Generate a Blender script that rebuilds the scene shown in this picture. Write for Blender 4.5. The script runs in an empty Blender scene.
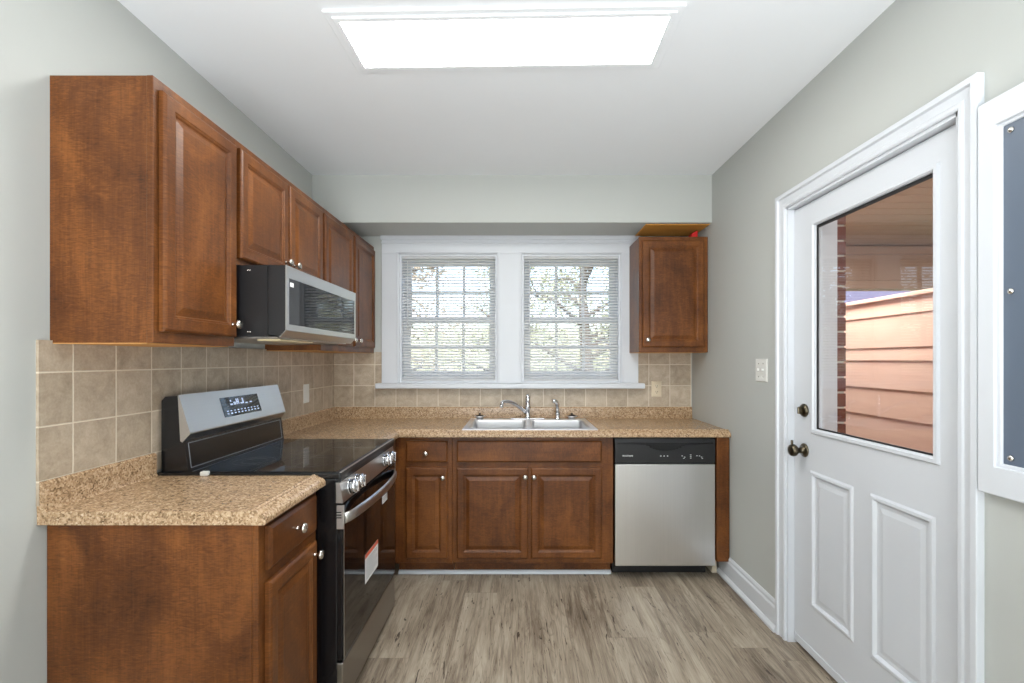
import bpy, bmesh, math, random
from mathutils import Vector, Matrix
random.seed(7)
S = bpy.context.scene
COL = S.collection
R = math.radians

# ------------------------------------------------------------------ camera
F_PX = 475.0
EYE = 1.337
cd = bpy.data.cameras.new('camera')
cd.sensor_width = 36.0
cd.lens = F_PX / 1024 * 36.0
cd.shift_x = -6.0 / 1024
cd.shift_y = 18.1 / 1024
cd.clip_start = 0.02
cam = bpy.data.objects.new('camera', cd)
COL.objects.link(cam)
cam.location = (0, 0, EYE)
cam.rotation_euler = (R(90), 0, 0)
S.camera = cam

# ------------------------------------------------------------------ sky, fill lights, exposure
W = bpy.data.worlds.new('sky')
S.world = W
W.use_nodes = True
nt = W.node_tree
bg = nt.nodes['Background']
sky = nt.nodes.new('ShaderNodeTexSky')
sky.sky_type = 'NISHITA'
sky.sun_disc = False
sky.sun_elevation = R(42)
sky.sun_rotation = R(200)
sky.air_density = 1.0
sky.dust_density = 3.0
nt.links.new(sky.outputs[0], bg.inputs[0])
bg.inputs[1].default_value = 0.8


def area(name, loc, rot, sx, sy, power, color=(1, 1, 1)):
    l = bpy.data.lights.new(name, 'AREA')
    l.shape = 'RECTANGLE'
    l.size, l.size_y = sx, sy
    l.energy = power
    l.color = color
    o = bpy.data.objects.new(name, l)
    COL.objects.link(o)
    o.location = loc
    o.rotation_euler = rot
    return o


# added fill light behind the camera; the wall there has no window
area('room_fill', (0, -2.5, .85), (R(90), 0, 0), 2.3, 1.5, 32, (.93, .97, 1))
# added fill aimed upwards to brighten the ceiling evenly
area('ceiling_fill', (0, -1.3, .7), (R(180), 0, 0), 1.8, 1.4, 175, (.93, .97, 1))
# unseen light added under the porch roof to brighten the siding
area('porch_fill', (1.9, 3.1, 2.3), (0, 0, 0), .6, .6, 30, (1, .98, .95))
VS = S.view_settings
VS.view_transform = 'Standard'
VS.look = 'None'
VS.exposure = 0.12
VS.gamma = 1.0
VS.use_curve_mapping = False
S.cycles.use_denoising = True
S.cycles.max_bounces = 10
S.cycles.diffuse_bounces = 6
S.cycles.transparent_max_bounces = 16
S.cycles.sample_clamp_indirect = 8.0
LENS_EMIT = 25.0

# ------------------------------------------------------------------ room dimensions (metres)
XL, XR = -1.338, 1.261      # left and right wall
YB, YF = 3.44, -2.6         # back wall, wall behind the camera
ZC = 2.537                  # ceiling
FZ = .02                    # plank floor laid round the cabinets
YS, ZS = 3.09, 2.229        # soffit front and underside


# ------------------------------------------------------------------ materials
def lin(c):
    return tuple(((v / 255) / 12.92 if v / 255 <= .04045 else ((v / 255 + .055) / 1.055) ** 2.4) for v in c)


class NT:
    def __init__(s, name):
        s.m = bpy.data.materials.new(name)
        s.m.use_nodes = True
        s.t = s.m.node_tree
        s.b = s.t.nodes['Principled BSDF']
        s.out = s.t.nodes['Material Output']

    def n(s, typ, ins=None, **kw):
        n = s.t.nodes.new(typ)
        for k, v in kw.items():
            setattr(n, k, v)
        for k, v in (ins or {}).items():
            s.set(n, k, v)
        return n

    def set(s, n, k, v):
        sock = n.inputs[k]
        if isinstance(v, bpy.types.NodeSocket):
            s.t.links.new(v, sock)
        elif isinstance(v, (tuple, list)) and len(v) == 3 and sock.type == 'RGBA':
            sock.default_value = (*v, 1)
        else:
            sock.default_value = v

    def math(s, op, a, b=0.0, c=0.0):
        n = s.n('ShaderNodeMath', {0: a, 1: b, 2: c}, operation=op)
        return n.outputs[0]

    def mix(s, f, a, b, mode='MIX'):
        n = s.n('ShaderNodeMix', data_type='RGBA', blend_type=mode)
        s.set(n, 0, f)
        s.set(n, 6, a)
        s.set(n, 7, b)
        return n.outputs[2]

    def ramp(s, f, stops):
        n = s.n('ShaderNodeValToRGB', {0: f})
        r = n.color_ramp
        while len(r.elements) < len(stops):
            r.elements.new(.5)
        for e, (p, c) in zip(r.elements, stops):
            e.position = p
            e.color = (*c, 1) if len(c) == 3 else c
        return n.outputs[0]

    def pos(s):
        g = s.n('ShaderNodeNewGeometry')
        return g.outputs['Position']

    def map(s, v, scale=(1, 1, 1), loc=(0, 0, 0), rot=(0, 0, 0)):
        n = s.n('ShaderNodeMapping', {0: v, 1: loc, 2: rot, 3: scale})
        return n.outputs[0]

    def noise(s, v, scale=5, detail=4, rough=.55, dist=0):
        n = s.n('ShaderNodeTexNoise', {'Vector': v, 'Scale': scale, 'Detail': detail, 'Roughness': rough, 'Distortion': dist})
        return n.outputs[0]

    def bump(s, h, strength=.2, dist=.002):
        n = s.n('ShaderNodeBump', {'Height': h, 'Strength': strength, 'Distance': dist})
        s.t.links.new(n.outputs[0], s.b.inputs['Normal'])

    def fin(s, color=None, rough=None, metal=None, **kw):
        if color is not None:
            s.set(s.b, 'Base Color', color)
        if rough is not None:
            s.set(s.b, 'Roughness', rough)
        if metal is not None:
            s.set(s.b, 'Metallic', metal)
        for k, v in kw.items():
            s.set(s.b, k.replace('_', ' '), v)
        return s.m


def plain(name, rgb, rough=.5, metal=0.0, var=0.04, scale=6, bump=0.0, bscale=120, **kw):
    t = NT(name)
    c = lin(rgb)
    p = t.pos()
    f = t.noise(p, scale, 3)
    col = t.mix(f, tuple(v * (1 - var) for v in c), tuple(min(1, v * (1 + var)) for v in c))
    if bump:
        t.bump(t.noise(p, bscale, 2), bump, .001)
    return t.fin(col, rough, metal, **kw)


def wood(name, axis, rough=.36):
    """Stained maple: reddish brown, grain along the axis, curly figure across it."""
    t = NT(name)
    p = t.pos()
    sc = {'x': (1.2, 26, 26), 'y': (26, 1.2, 26), 'z': (26, 26, 1.2)}[axis]
    cu = {'x': (52, 9, 9), 'y': (9, 52, 9), 'z': (9, 9, 52)}[axis]
    grain = t.noise(t.map(p, sc), 2.2, 6, .6, .5)
    blotch = t.noise(t.map(p, tuple(.6 if v < 2 else 1.0 for v in sc)), 5.0, 5, .62, .7)
    curl = t.noise(t.map(p, cu), 2.6, 3, .55, 2.2)
    fine = t.noise(t.map(p, tuple(v * 6 for v in sc)), 1.4, 2)
    f = t.math('ADD', t.math('MULTIPLY', grain, .15), t.math('MULTIPLY', blotch, .52))
    f = t.math('ADD', f, t.math('MULTIPLY', curl, .31))
    f = t.math('ADD', f, t.math('MULTIPLY', fine, .10))
    col = t.ramp(f, [(.36, lin((54, 27, 10))), (.52, lin((93, 53, 23))), (.64, lin((121, 73, 34))), (.80, lin((150, 98, 51)))])
    t.bump(grain, .05, .001)
    return t.fin(col, rough, Specular_IOR_Level=.32)


M = {}
M['wall'] = plain('wall_paint', (180, 182, 178), .75, var=.012, bump=.05, bscale=220)
M['ceil'] = plain('ceiling_paint', (232, 235, 238), .85, var=.01, bump=.04, bscale=160)
M['white'] = plain('white_gloss_paint', (205, 208, 213), .38, var=.015, bump=.03, bscale=60)
M['plastic'] = plain('white_plastic', (216, 215, 210), .35, var=.01)
M['plastic_beige'] = plain('beige_plastic', (205, 190, 165), .4, var=.01)
M['wood_z'] = wood('stained_maple_upright', 'z')
M['wood_x'] = wood('stained_maple_across', 'x')
M['wood_y'] = wood('stained_maple_along', 'y')
M['raw'] = plain('raw_pine', (205, 150, 84), .7, var=.12, scale=14)
M['orange'] = plain('orange_patch', (214, 150, 62), .7, var=.15, scale=9)
M['black'] = plain('black_enamel', (16, 16, 18), .22, var=.05)
M['black_matt'] = plain('black_plastic', (20, 20, 22), .42, var=.08)
M['glassblack'] = plain('black_ceramic_glass', (9, 9, 11), .045, var=.02, Specular_IOR_Level=.55)
M['ring'] = plain('grey_burner_print', (96, 96, 98), .15, var=.02)
M['chrome'] = plain('polished_chrome', (215, 215, 218), .09, 1.0, var=.02)
M['nickel'] = plain('satin_nickel', (205, 200, 192), .24, 1.0, var=.03)
M['bronze'] = plain('aged_bronze', (92, 84, 70), .28, 1.0, var=.12, scale=60)
M['red'] = plain('red_plastic', (190, 18, 14), .5)
M['lettering'] = plain('pale_lettering', (225, 225, 225), .5, var=.01)
M['greymark'] = plain('grey_lettering', (120, 124, 130), .5, var=.01)
M['label_orange'] = plain('orange_print', (214, 92, 52), .5, var=.02)
M['slate'] = plain('blue_grey_panel_paint', (92, 103, 118), .4, var=.04, scale=3)
M['beige'] = plain('beige_filler_block', (214, 200, 178), .7, var=.05, scale=40)
M['gasket'] = plain('dark_glazing_gasket', (24, 22, 22), .6)
M['cream'] = plain('cream_lamp_lens', (232, 216, 176), .4)


def steel(name, axis, rgb=(188, 188, 188), rough=.3):
    t = NT(name)
    p = t.pos()
    sc = {'x': (1, 300, 300), 'y': (300, 1, 300), 'z': (300, 300, 1)}[axis]
    f = t.noise(t.map(p, sc), 1.5, 3)
    c = lin(rgb)
    col = t.mix(f, tuple(v * .93 for v in c), tuple(min(1, v * 1.05) for v in c))
    r = t.math('ADD', t.math('MULTIPLY', f, .1), rough - .05)
    t.bump(f, .02, .0005)
    return t.fin(col, r, 1.0)


M['steel_x'] = steel('brushed_steel_across', 'x', (196, 194, 190), .34)
M['steel_y'] = steel('brushed_steel_along', 'y', (196, 194, 191), .3)
M['steel_floor_reflect'] = steel('brushed_steel_floor_reflection', 'y', (150, 146, 140), .3)  # steel colour darkened to paint in the floor reflected by the drawer
M['steel_z'] = steel('brushed_steel_upright', 'z', (222, 221, 219), .3)
M['steel_sink'] = steel('sink_steel', 'x', (228, 228, 230), .34)


def tile_mat(name, u_axis, u0, pitch=.1522, v0=.9965):
    t = NT(name)
    p = t.pos()
    sx = t.n('ShaderNodeSeparateXYZ', {0: p})
    u = t.math('DIVIDE', t.math('SUBTRACT', sx.outputs[u_axis], u0), pitch)
    v = t.math('DIVIDE', t.math('SUBTRACT', sx.outputs['Z'], v0), pitch)

    def edge(a):
        fr = t.math('SUBTRACT', a, t.math('FLOOR', a))
        return t.math('MINIMUM', fr, t.math('SUBTRACT', 1.0, fr))
    e = t.math('MINIMUM', edge(u), edge(v))
    wob = t.math('MULTIPLY', t.math('SUBTRACT', t.noise(p, 90, 2), .5), .006)
    g = t.n('ShaderNodeMapRange', {0: t.math('ADD', e, wob), 1: .010, 2: .020, 3: 0.0, 4: 1.0}).outputs[0]
    cell = t.n('ShaderNodeCombineXYZ', {0: t.math('FLOOR', u), 1: t.math('FLOOR', v), 2: 3.3})
    rnd = t.n('ShaderNodeTexWhiteNoise', {0: cell.outputs[0]}, noise_dimensions='3D').outputs[0]
    off = t.n('ShaderNodeVectorMath', {0: p, 1: t.n('ShaderNodeCombineXYZ', {0: t.math('MULTIPLY', rnd, 9.0), 1: 0.0, 2: t.math('MULTIPLY', rnd, 5.0)}).outputs[0]}, operation='ADD').outputs[0]
    cloud = t.noise(off, 16, 6, .65, .4)
    speck = t.noise(off, 130, 3, .6)
    f = t.math('ADD', t.math('MULTIPLY', cloud, .75), t.math('MULTIPLY', speck, .3))
    f = t.math('ADD', f, t.math('MULTIPLY', t.math('SUBTRACT', rnd, .5), .12))
    c = t.ramp(f, [(.3, lin((146, 131, 112))), (.5, lin((172, 156, 136))), (.68, lin((189, 174, 155))), (.85, lin((203, 190, 172)))])
    col = t.mix(g, lin((214, 203, 184)), c)
    h = t.math('ADD', t.math('MULTIPLY', g, 1.0), t.math('MULTIPLY', cloud, .25))
    t.bump(h, .5, .0016)
    return t.fin(col, .42)


M['tile_back'] = tile_mat('beige_tile_back', 'X', XL)
M['tile_left'] = tile_mat('beige_tile_left', 'Y', 1.4195)


def counter_mat():
    t = NT('granite_look_laminate')
    p = t.pos()
    v = t.n('ShaderNodeTexVoronoi', {'Vector': p, 'Scale': 190.0}, feature='F1')
    r1 = t.n('ShaderNodeSeparateColor', {0: v.outputs['Color']}).outputs[0]
    big = t.noise(p, 42, 5, .7)
    sp = t.noise(p, 210, 2, .7)
    f = t.math('ADD', t.math('MULTIPLY', r1, .36), t.math('MULTIPLY', big, .5))
    f = t.math('ADD', f, t.math('MULTIPLY', sp, .3))
    c = t.ramp(f, [(.34, lin((100, 79, 56))), (.45, lin((142, 115, 86))), (.58, lin((170, 140, 108))), (.74, lin((192, 164, 132))), (.9, lin((214, 194, 166)))])
    return t.fin(c, .24, Specular_IOR_Level=.5)


M['counter'] = counter_mat()


def floor_mat():
    t = NT('grey_oak_vinyl_plank')
    p = t.pos()
    sx = t.n('ShaderNodeSeparateXYZ', {0: p})
    w, L = .182, 1.22
    col_i = t.math('FLOOR', t.math('DIVIDE', t.math('ADD', sx.outputs['X'], 5.03), w))
    stag = t.n('ShaderNodeTexWhiteNoise', {1: col_i}, noise_dimensions='1D').outputs[0]
    yy = t.math('ADD', t.math('DIVIDE', t.math('ADD', sx.outputs['Y'], 7.0), L), t.math('MULTIPLY', stag, 3.7))
    row_i = t.math('FLOOR', yy)
    cell = t.n('ShaderNodeCombineXYZ', {0: col_i, 1: row_i, 2: 0.5}).outputs[0]
    rnd = t.n('ShaderNodeTexWhiteNoise', {0: cell}, noise_dimensions='3D').outputs[0]
    off = t.n('ShaderNodeCombineXYZ', {0: t.math('MULTIPLY', rnd, 7.3), 1: t.math('MULTIPLY', rnd, 31.0), 2: 0.0}).outputs[0]
    q = t.n('ShaderNodeVectorMath', {0: p, 1: off}, operation='ADD').outputs[0]
    grain = t.noise(t.map(q, (15, 1.1, 1)), 1.5, 9, .70, 1.2)
    fine = t.noise(t.map(q, (150, 5, 1)), 1.4, 4, .6)
    cloud = t.noise(t.map(q, (5, 1.1, 1)), 1.3, 3)
    f = t.math('ADD', t.math('MULTIPLY', grain, .55), t.math('MULTIPLY', fine, .20))
    f = t.math('ADD', f, t.math('MULTIPLY', cloud, .30))
    f = t.math('ADD', f, t.math('MULTIPLY', t.math('SUBTRACT', rnd, .5), .05))
    c = t.ramp(f, [(.38, lin((86, 74, 62))), (.46, lin((126, 113, 98))), (.54, lin((156, 143, 126))), (.68, lin((184, 172, 155)))])
    # dark cracks and knots, long along the plank
    kn = t.noise(t.map(q, (20, 2.6, 1)), 1.6, 5, .62, 2.2)
    km = t.n('ShaderNodeMapRange', {0: kn, 1: .625, 2: .68, 3: 0.0, 4: .9}).outputs[0]
    c = t.mix(km, c, lin((62, 48, 36)))
    # cathedral grain lines, and cracks where they gather
    fig = t.noise(t.map(q, (6.5, .75, 1)), 1.5, 3, .5, .5)
    rg_ = t.math('FRACT', t.math('MULTIPLY', fig, 22.0))
    line = t.n('ShaderNodeMapRange', {0: rg_, 1: .62, 2: 1.0, 3: 0.0, 4: 1.0}).outputs[0]
    msk = t.n('ShaderNodeMapRange', {0: t.noise(t.map(q, (9, 1.6, 1)), 1.3, 2), 1: .42, 2: .64, 3: .05, 4: .5}).outputs[0]
    c = t.mix(t.math('MULTIPLY', line, msk), c, lin((92, 76, 62)))
    crk = t.noise(t.map(q, (12, 1.5, 1)), 1.35, 5, .62, 2.6)
    ck = t.n('ShaderNodeMapRange', {0: crk, 1: .645, 2: .68, 3: 0.0, 4: .92}).outputs[0]
    c = t.mix(ck, c, lin((56, 42, 32)))
    fx = t.math('DIVIDE', t.math('ADD', sx.outputs['X'], 5.03), w)

    def edge(a):
        fr = t.math('SUBTRACT', a, t.math('FLOOR', a))
        return t.math('MINIMUM', fr, t.math('SUBTRACT', 1.0, fr))
    ex = t.n('ShaderNodeMapRange', {0: edge(fx), 1: 0.0, 2: .012, 3: .45, 4: 0.0}).outputs[0]
    ey = t.n('ShaderNodeMapRange', {0: edge(yy), 1: 0.0, 2: .0018, 3: .45, 4: 0.0}).outputs[0]
    c = t.mix(t.math('MAXIMUM', ex, ey), c, lin((88, 74, 60)))
    t.bump(t.math('ADD', grain, t.math('MULTIPLY', km, -.6)), .12, .001)
    return t.fin(c, .42, Specular_IOR_Level=.4)


M['floor'] = floor_mat()


def glass_mat(name, tint=(1, 1, 1), ior=1.5):
    t = NT(name)
    t.t.nodes.remove(t.b)
    tr = t.n('ShaderNodeBsdfTransparent', {0: tint})
    gl = t.n('ShaderNodeBsdfGlossy', {'Roughness': 0.0})
    fr = t.n('ShaderNodeFresnel', {'IOR': ior})
    gm_ = t.n('ShaderNodeNewGeometry')
    k = t.math('MULTIPLY', t.math('MULTIPLY', fr.outputs[0], 1.8), t.math('SUBTRACT', 1.0, gm_.outputs['Backfacing']))
    mx = t.n('ShaderNodeMixShader', {0: k, 1: tr.outputs[0], 2: gl.outputs[0]})
    t.t.links.new(mx.outputs[0], t.out.inputs[0])
    return t.m


M['glass'] = glass_mat('window_glass')


def emit_mat(name, rgb, st):
    t = NT(name)
    return t.fin(lin(rgb), .5, Emission_Color=(*lin(rgb), 1), Emission_Strength=st)


M['lens'] = emit_mat('lit_diffuser', (255, 254, 250), LENS_EMIT)
M['digits'] = emit_mat('lit_display_marks', (190, 205, 235), .55)


def slat_mat():
    t = NT('white_blind_vinyl')
    t.fin(lin((250, 250, 250)), .45)
    tl = t.n('ShaderNodeBsdfTranslucent', {0: lin((240, 240, 240))})
    mx = t.n('ShaderNodeMixShader', {0: .6, 1: t.b.outputs[0], 2: tl.outputs[0]})
    t.t.links.new(mx.outputs[0], t.out.inputs[0])
    return t.m


M['slat'] = slat_mat()


def siding_mat():
    t = NT('salmon_siding_paint')
    p = t.pos()
    f = t.noise(t.map(p, (1, 1.2, 40)), 2, 4)
    c = t.mix(f, lin((232, 192, 170)), lin((244, 208, 186)))
    return t.fin(c, .6)


def brick_mat():
    t = NT('red_brick')
    p = t.pos()
    sx = t.n('ShaderNodeSeparateXYZ', {0: p})
    u = t.math('ADD', sx.outputs['X'], sx.outputs['Y'])
    v = t.n('ShaderNodeCombineXYZ', {0: u, 1: sx.outputs['Z'], 2: 0.0}).outputs[0]
    b = t.n('ShaderNodeTexBrick', {'Vector': v, 'Color1': lin((120, 62, 48)), 'Color2': lin((96, 48, 40)), 'Mortar': lin((176, 164, 152)), 'Scale': 1.0,
                                  'Mortar Size': .0, 'Brick Width': .21, 'Row Height': 9.0})
    n = t.noise(p, 40, 4)
    c = t.mix(.35, b.outputs[0], t.mix(n, (.02, .02, .02), (.6, .5, .45)), 'OVERLAY')
    t.bump(b.outputs[1], -.5, .006)
    return t.fin(c, .85)


M['siding'] = siding_mat()
M['brick'] = brick_mat()
M['mortar'] = plain('pale_mortar', (184, 174, 164), .9, var=.1, scale=50)
M['porch'] = plain('tan_porch_boards', (176, 146, 124), .6, var=.06, scale=3)
M['concrete'] = plain('porch_concrete', (170, 165, 158), .9, var=.1, scale=5)
M['grass'] = plain('yard_grass', (118, 120, 78), .9, var=.35, scale=9)
M['bark'] = plain('grey_bark', (98, 88, 78), .9, var=.25, scale=18)
M['leaf'] = plain('olive_leaves', (168, 176, 148), .7, var=.4, scale=3)
M['leaf_tan'] = plain('tan_dry_leaves', (186, 176, 158), .7, var=.35, scale=3)
M['lavender'] = plain('lavender_grey_shingle', (84, 82, 102), .8, var=.1, scale=8)


# ------------------------------------------------------------------ mesh building
class MB:
    def __init__(s):
        s.bm = bmesh.new()
        s.mi = 0

    def _mark(s, faces, smooth=False):
        for f in faces:
            f.material_index = s.mi
            f.smooth = smooth

    def box(s, x0, x1, y0, y1, z0, z1, bev=0.0, seg=2):
        x0, x1 = min(x0, x1), max(x0, x1)
        y0, y1 = min(y0, y1), max(y0, y1)
        z0, z1 = min(z0, z1), max(z0, z1)
        b = bmesh.new()
        vs = [b.verts.new((x, y, z)) for x in (x0, x1) for y in (y0, y1) for z in (z0, z1)]
        for q in ((0, 1, 3, 2), (4, 6, 7, 5), (0, 4, 5, 1), (2, 3, 7, 6), (0, 2, 6, 4), (1, 5, 7, 3)):
            b.faces.new([vs[i] for i in q])
        if bev > 0:
            bmesh.ops.bevel(b, geom=list(b.edges), offset=bev, segments=seg, profile=.5, affect='EDGES')
        s._merge(b)
        return s

    def _merge(s, b, mat=None, smooth=False):
        vm = {}
        for v in b.verts:
            vm[v] = s.bm.verts.new(mat @ v.co if mat else v.co)
        for f in b.faces:
            try:
                nf = s.bm.faces.new([vm[v] for v in f.verts])
                nf.material_index = s.mi
                nf.smooth = smooth
            except ValueError:
                pass
        b.free()

    def prism(s, prof, axis, t0, t1, smooth=False):
        def P(a, b, t):
            return {'x': (t, a, b), 'y': (a, t, b), 'z': (a, b, t)}[axis]
        v0 = [s.bm.verts.new(P(a, b, t0)) for a, b in prof]
        v1 = [s.bm.verts.new(P(a, b, t1)) for a, b in prof]
        n = len(prof)
        fs = []
        for i in range(n):
            j = (i + 1) % n
            fs.append(s.bm.faces.new((v0[i], v0[j], v1[j], v1[i])))
        s._mark(fs, smooth)
        s._mark([s.bm.faces.new(v0), s.bm.faces.new(v1)])
        return s

    def plate(s, us, vs, solid, axis, t0, t1):
        """A slab of cells; solid(i, j) says which cells are filled."""
        def P(u, v, t):
            return {'x': (t, u, v), 'y': (u, t, v), 'z': (u, v, t)}[axis]
        V = {}

        def vert(i, j, k):
            key = (i, j, k)
            if key not in V:
                V[key] = s.bm.verts.new(P(us[i], vs[j], (t0, t1)[k]))
            return V[key]
        nu, nv = len(us) - 1, len(vs) - 1

        def on(i, j):
            return 0 <= i < nu and 0 <= j < nv and solid(i, j)
        fs = []
        for i in range(nu):
            for j in range(nv):
                if not on(i, j):
                    continue
                for k in (0, 1):
                    fs.append(s.bm.faces.new([vert(i, j, k), vert(i + 1, j, k), vert(i + 1, j + 1, k), vert(i, j + 1, k)]))
                for (di, dj, a, b) in ((-1, 0, (i, j), (i, j + 1)), (1, 0, (i + 1, j), (i + 1, j + 1)), (0, -1, (i, j), (i + 1, j)), (0, 1, (i, j + 1), (i + 1, j + 1))):
                    if not on(i + di, j + dj):
                        fs.append(s.bm.faces.new([vert(*a, 0), vert(*b, 0), vert(*b, 1), vert(*a, 1)]))
        s._mark(fs)
        return s

    def rings(s, x0, x1, z0, z1, prof, back=True):
        """Nested rectangles facing -y: prof is a list of (inset, y); closed at the front, optionally at the back."""
        loops = []
        for ins, y in prof:
            loops.append([s.bm.verts.new(c) for c in ((x0 + ins, y, z0 + ins), (x1 - ins, y, z0 + ins), (x1 - ins, y, z1 - ins), (x0 + ins, y, z1 - ins))])
        fs = []
        for a, b in zip(loops, loops[1:]):
            for i in range(4):
                j = (i + 1) % 4
                fs.append(s.bm.faces.new((a[i], a[j], b[j], b[i])))
        fs.append(s.bm.faces.new(loops[-1]))
        if back:
            fs.append(s.bm.faces.new(loops[0]))
        s._mark(fs)
        return s

    def lathe(s, prof, origin, axis=(0, 0, 1), seg=24, smooth=True, caps=True):
        """prof: list of (radius, distance along axis)."""
        rot = Vector((0, 0, 1)).rotation_difference(Vector(axis).normalized()).to_matrix()
        o = Vector(origin)
        loops = []
        for r, h in prof:
            if r < 1e-6:
                loops.append([s.bm.verts.new(o + rot @ Vector((0, 0, h)))])
            else:
                loops.append([s.bm.verts.new(o + rot @ Vector((r * math.cos(2 * math.pi * k / seg), r * math.sin(2 * math.pi * k / seg), h))) for k in range(seg)])
        fs = []
        for a, b in zip(loops, loops[1:]):
            for k in range(seg):
                l = (k + 1) % seg
                q = []
                q += [a[0]] if len(a) == 1 else [a[k], a[l]]
                q += [b[0]] if len(b) == 1 else [b[l], b[k]]
                if len(q) > 2:
                    fs.append(s.bm.faces.new(q))
        if caps:
            for l in (loops[0], loops[-1]):
                if len(l) > 2:
                    s._mark([s.bm.faces.new(l)])
        s._mark(fs, smooth)
        return s

    def cyl(s, p0, p1, r, r2=None, seg=16):
        p0, p1 = Vector(p0), Vector(p1)
        return s.lathe([(r, 0), (r if r2 is None else r2, (p1 - p0).length)], p0, p1 - p0, seg)

    def tube(s, pts, rad, seg=10, sx=1.0, sy=1.0):
        pts = [Vector(p) for p in pts]
        n = len(pts)
        rad = rad if isinstance(rad, (list, tuple)) else [rad] * n
        loops = []
        up = Vector((0, 0, 1))
        for i, p in enumerate(pts):
            d = (pts[min(i + 1, n - 1)] - pts[max(i - 1, 0)]).normalized()
            a = d.cross(up)
            if a.length < .05:
                a = d.cross(Vector((1, 0, 0)))
            a.normalize()
            b = a.cross(d).normalized()
            loops.append([s.bm.verts.new(p + a * (sx * rad[i] * math.cos(2 * math.pi * k / seg)) + b * (sy * rad[i] * math.sin(2 * math.pi * k / seg))) for k in range(seg)])
        fs = []
        for a, b in zip(loops, loops[1:]):
            for k in range(seg):
                l = (k + 1) % seg
                fs.append(s.bm.faces.new((a[k], a[l], b[l], b[k])))
        s._mark(fs, True)
        s._mark([s.bm.faces.new(loops[0]), s.bm.faces.new(loops[-1])])
        return s

    def ring_flat(s, c, r0, r1, z0, z1, seg=40):
        return s.lathe([(r0, z0), (r1, z0), (r1, z1), (r0, z1), (r0, z0)], c, (0, 0, 1), seg, False, False)

    def text(s, body, size, mat, depth=.0006):
        cu = bpy.data.curves.new('lettering', 'FONT')
        cu.body = body
        cu.size = size
        cu.extrude = depth
        cu.align_x = 'CENTER'
        cu.align_y = 'CENTER'
        o = bpy.data.objects.new('lettering', cu)
        COL.objects.link(o)
        dg = bpy.context.evaluated_depsgraph_get()
        me = bpy.data.meshes.new_from_object(o.evaluated_get(dg))
        b = bmesh.new()
        b.from_mesh(me)
        s._merge(b, mat)
        bpy.data.objects.remove(o)
        bpy.data.curves.remove(cu)
        bpy.data.meshes.remove(me)
        return s

    def build(s, name, mats, parent=None, bev=0.0, seg=2):
        bmesh.ops.recalc_face_normals(s.bm, faces=list(s.bm.faces))
        me = bpy.data.meshes.new(name)
        s.bm.to_mesh(me)
        s.bm.free()
        for m in (mats if isinstance(mats, (list, tuple)) else [mats]):
            me.materials.append(m)
        o = bpy.data.objects.new(name, me)
        COL.objects.link(o)
        if parent:
            o.parent = parent
        if bev:
            md = o.modifiers.new('bevel', 'BEVEL')
            md.width = bev
            md.segments = seg
            md.limit_method = 'ANGLE'
            md.angle_limit = R(40)
        return o


def empty(name, loc=(0, 0, 0), rz=0.0):
    o = bpy.data.objects.new(name, None)
    COL.objects.link(o)
    o.location = loc
    o.rotation_euler = (0, 0, rz)
    o.empty_display_size = .1
    return o


def tag(o, label, cat, group=None):
    o['label'] = label
    o['category'] = cat
    if group:
        o['group'] = group
    return o


def struct(o, label=None):
    o['kind'] = 'structure'
    if label:
        o['label'] = label
    return o


def named(o, label):
    o['label'] = label
    return o


def copy_tree(o, parent=None):
    kids = list(o.children)
    c = o.copy()
    COL.objects.link(c)
    if parent:
        c.parent = parent
    for k in kids:
        copy_tree(k, c)
    return c


# ------------------------------------------------------------------ room shell
T = .16
struct(MB().box(XL - T, XR + T, YF - T, YB + T, -.1, FZ).build('floor', M['floor']), 'grey brown oak plank floor')
struct(MB().box(XL - T, XR + T, YF - T, YB + T, ZC, ZC + .1).build('ceiling', M['ceil']), 'flat white painted ceiling')
struct(MB().box(XL - T, XL, YF, YB, 0, ZC).build('wall_left', M['wall']), 'light grey wall behind the range')
struct(MB().box(XL - T, XR + T, YF - T, YF, 0, ZC).build('wall_front', M['wall']), 'light grey wall behind the viewer')
# back wall with two window openings
WIN = [(-.857, -.151), (.029, .742)]
WZ0, WZ1 = 1.168, 2.10
us = [XL - T, WIN[0][0], WIN[0][1], WIN[1][0], WIN[1][1], XR + T]
struct(MB().plate(us, [0, WZ0, WZ1, ZC], lambda i, j: not (i in (1, 3) and j == 1), 'y', YB, YB + T).build('wall_back', M['wall']), 'light grey wall with the two windows')
# right wall with the door opening
DY0, DY1, DZ = 1.343, 2.235, 2.055
struct(MB().plate([YF, DY0, DY1, YB], [0, DZ, ZC], lambda i, j: not (i == 1 and j == 0), 'x', XR, XR + T).build('wall_right', M['wall']), 'light grey wall with the half glass door')
struct(MB().box(XL, XR, YS, YB, ZS, ZC).build('soffit', M['wall']), 'painted soffit box above the windows')

# tiled splashbacks
struct(MB().box(XL, XL + .008, 1.318, YB, .93, 1.392).build('backsplash_left', M['tile_left']), 'beige square tiles on the left wall')
bs = MB()
bs.box(XL, -.985, YB - .008, YB, .93, 1.392)
bs.box(-.985, .87, YB - .008, YB, .93, 1.14)
bs.box(.87, 1.252, YB - .008, YB, .93, 1.392)
struct(bs.build('backsplash_back', M['tile_back']), 'beige square tiles below the windows')

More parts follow.
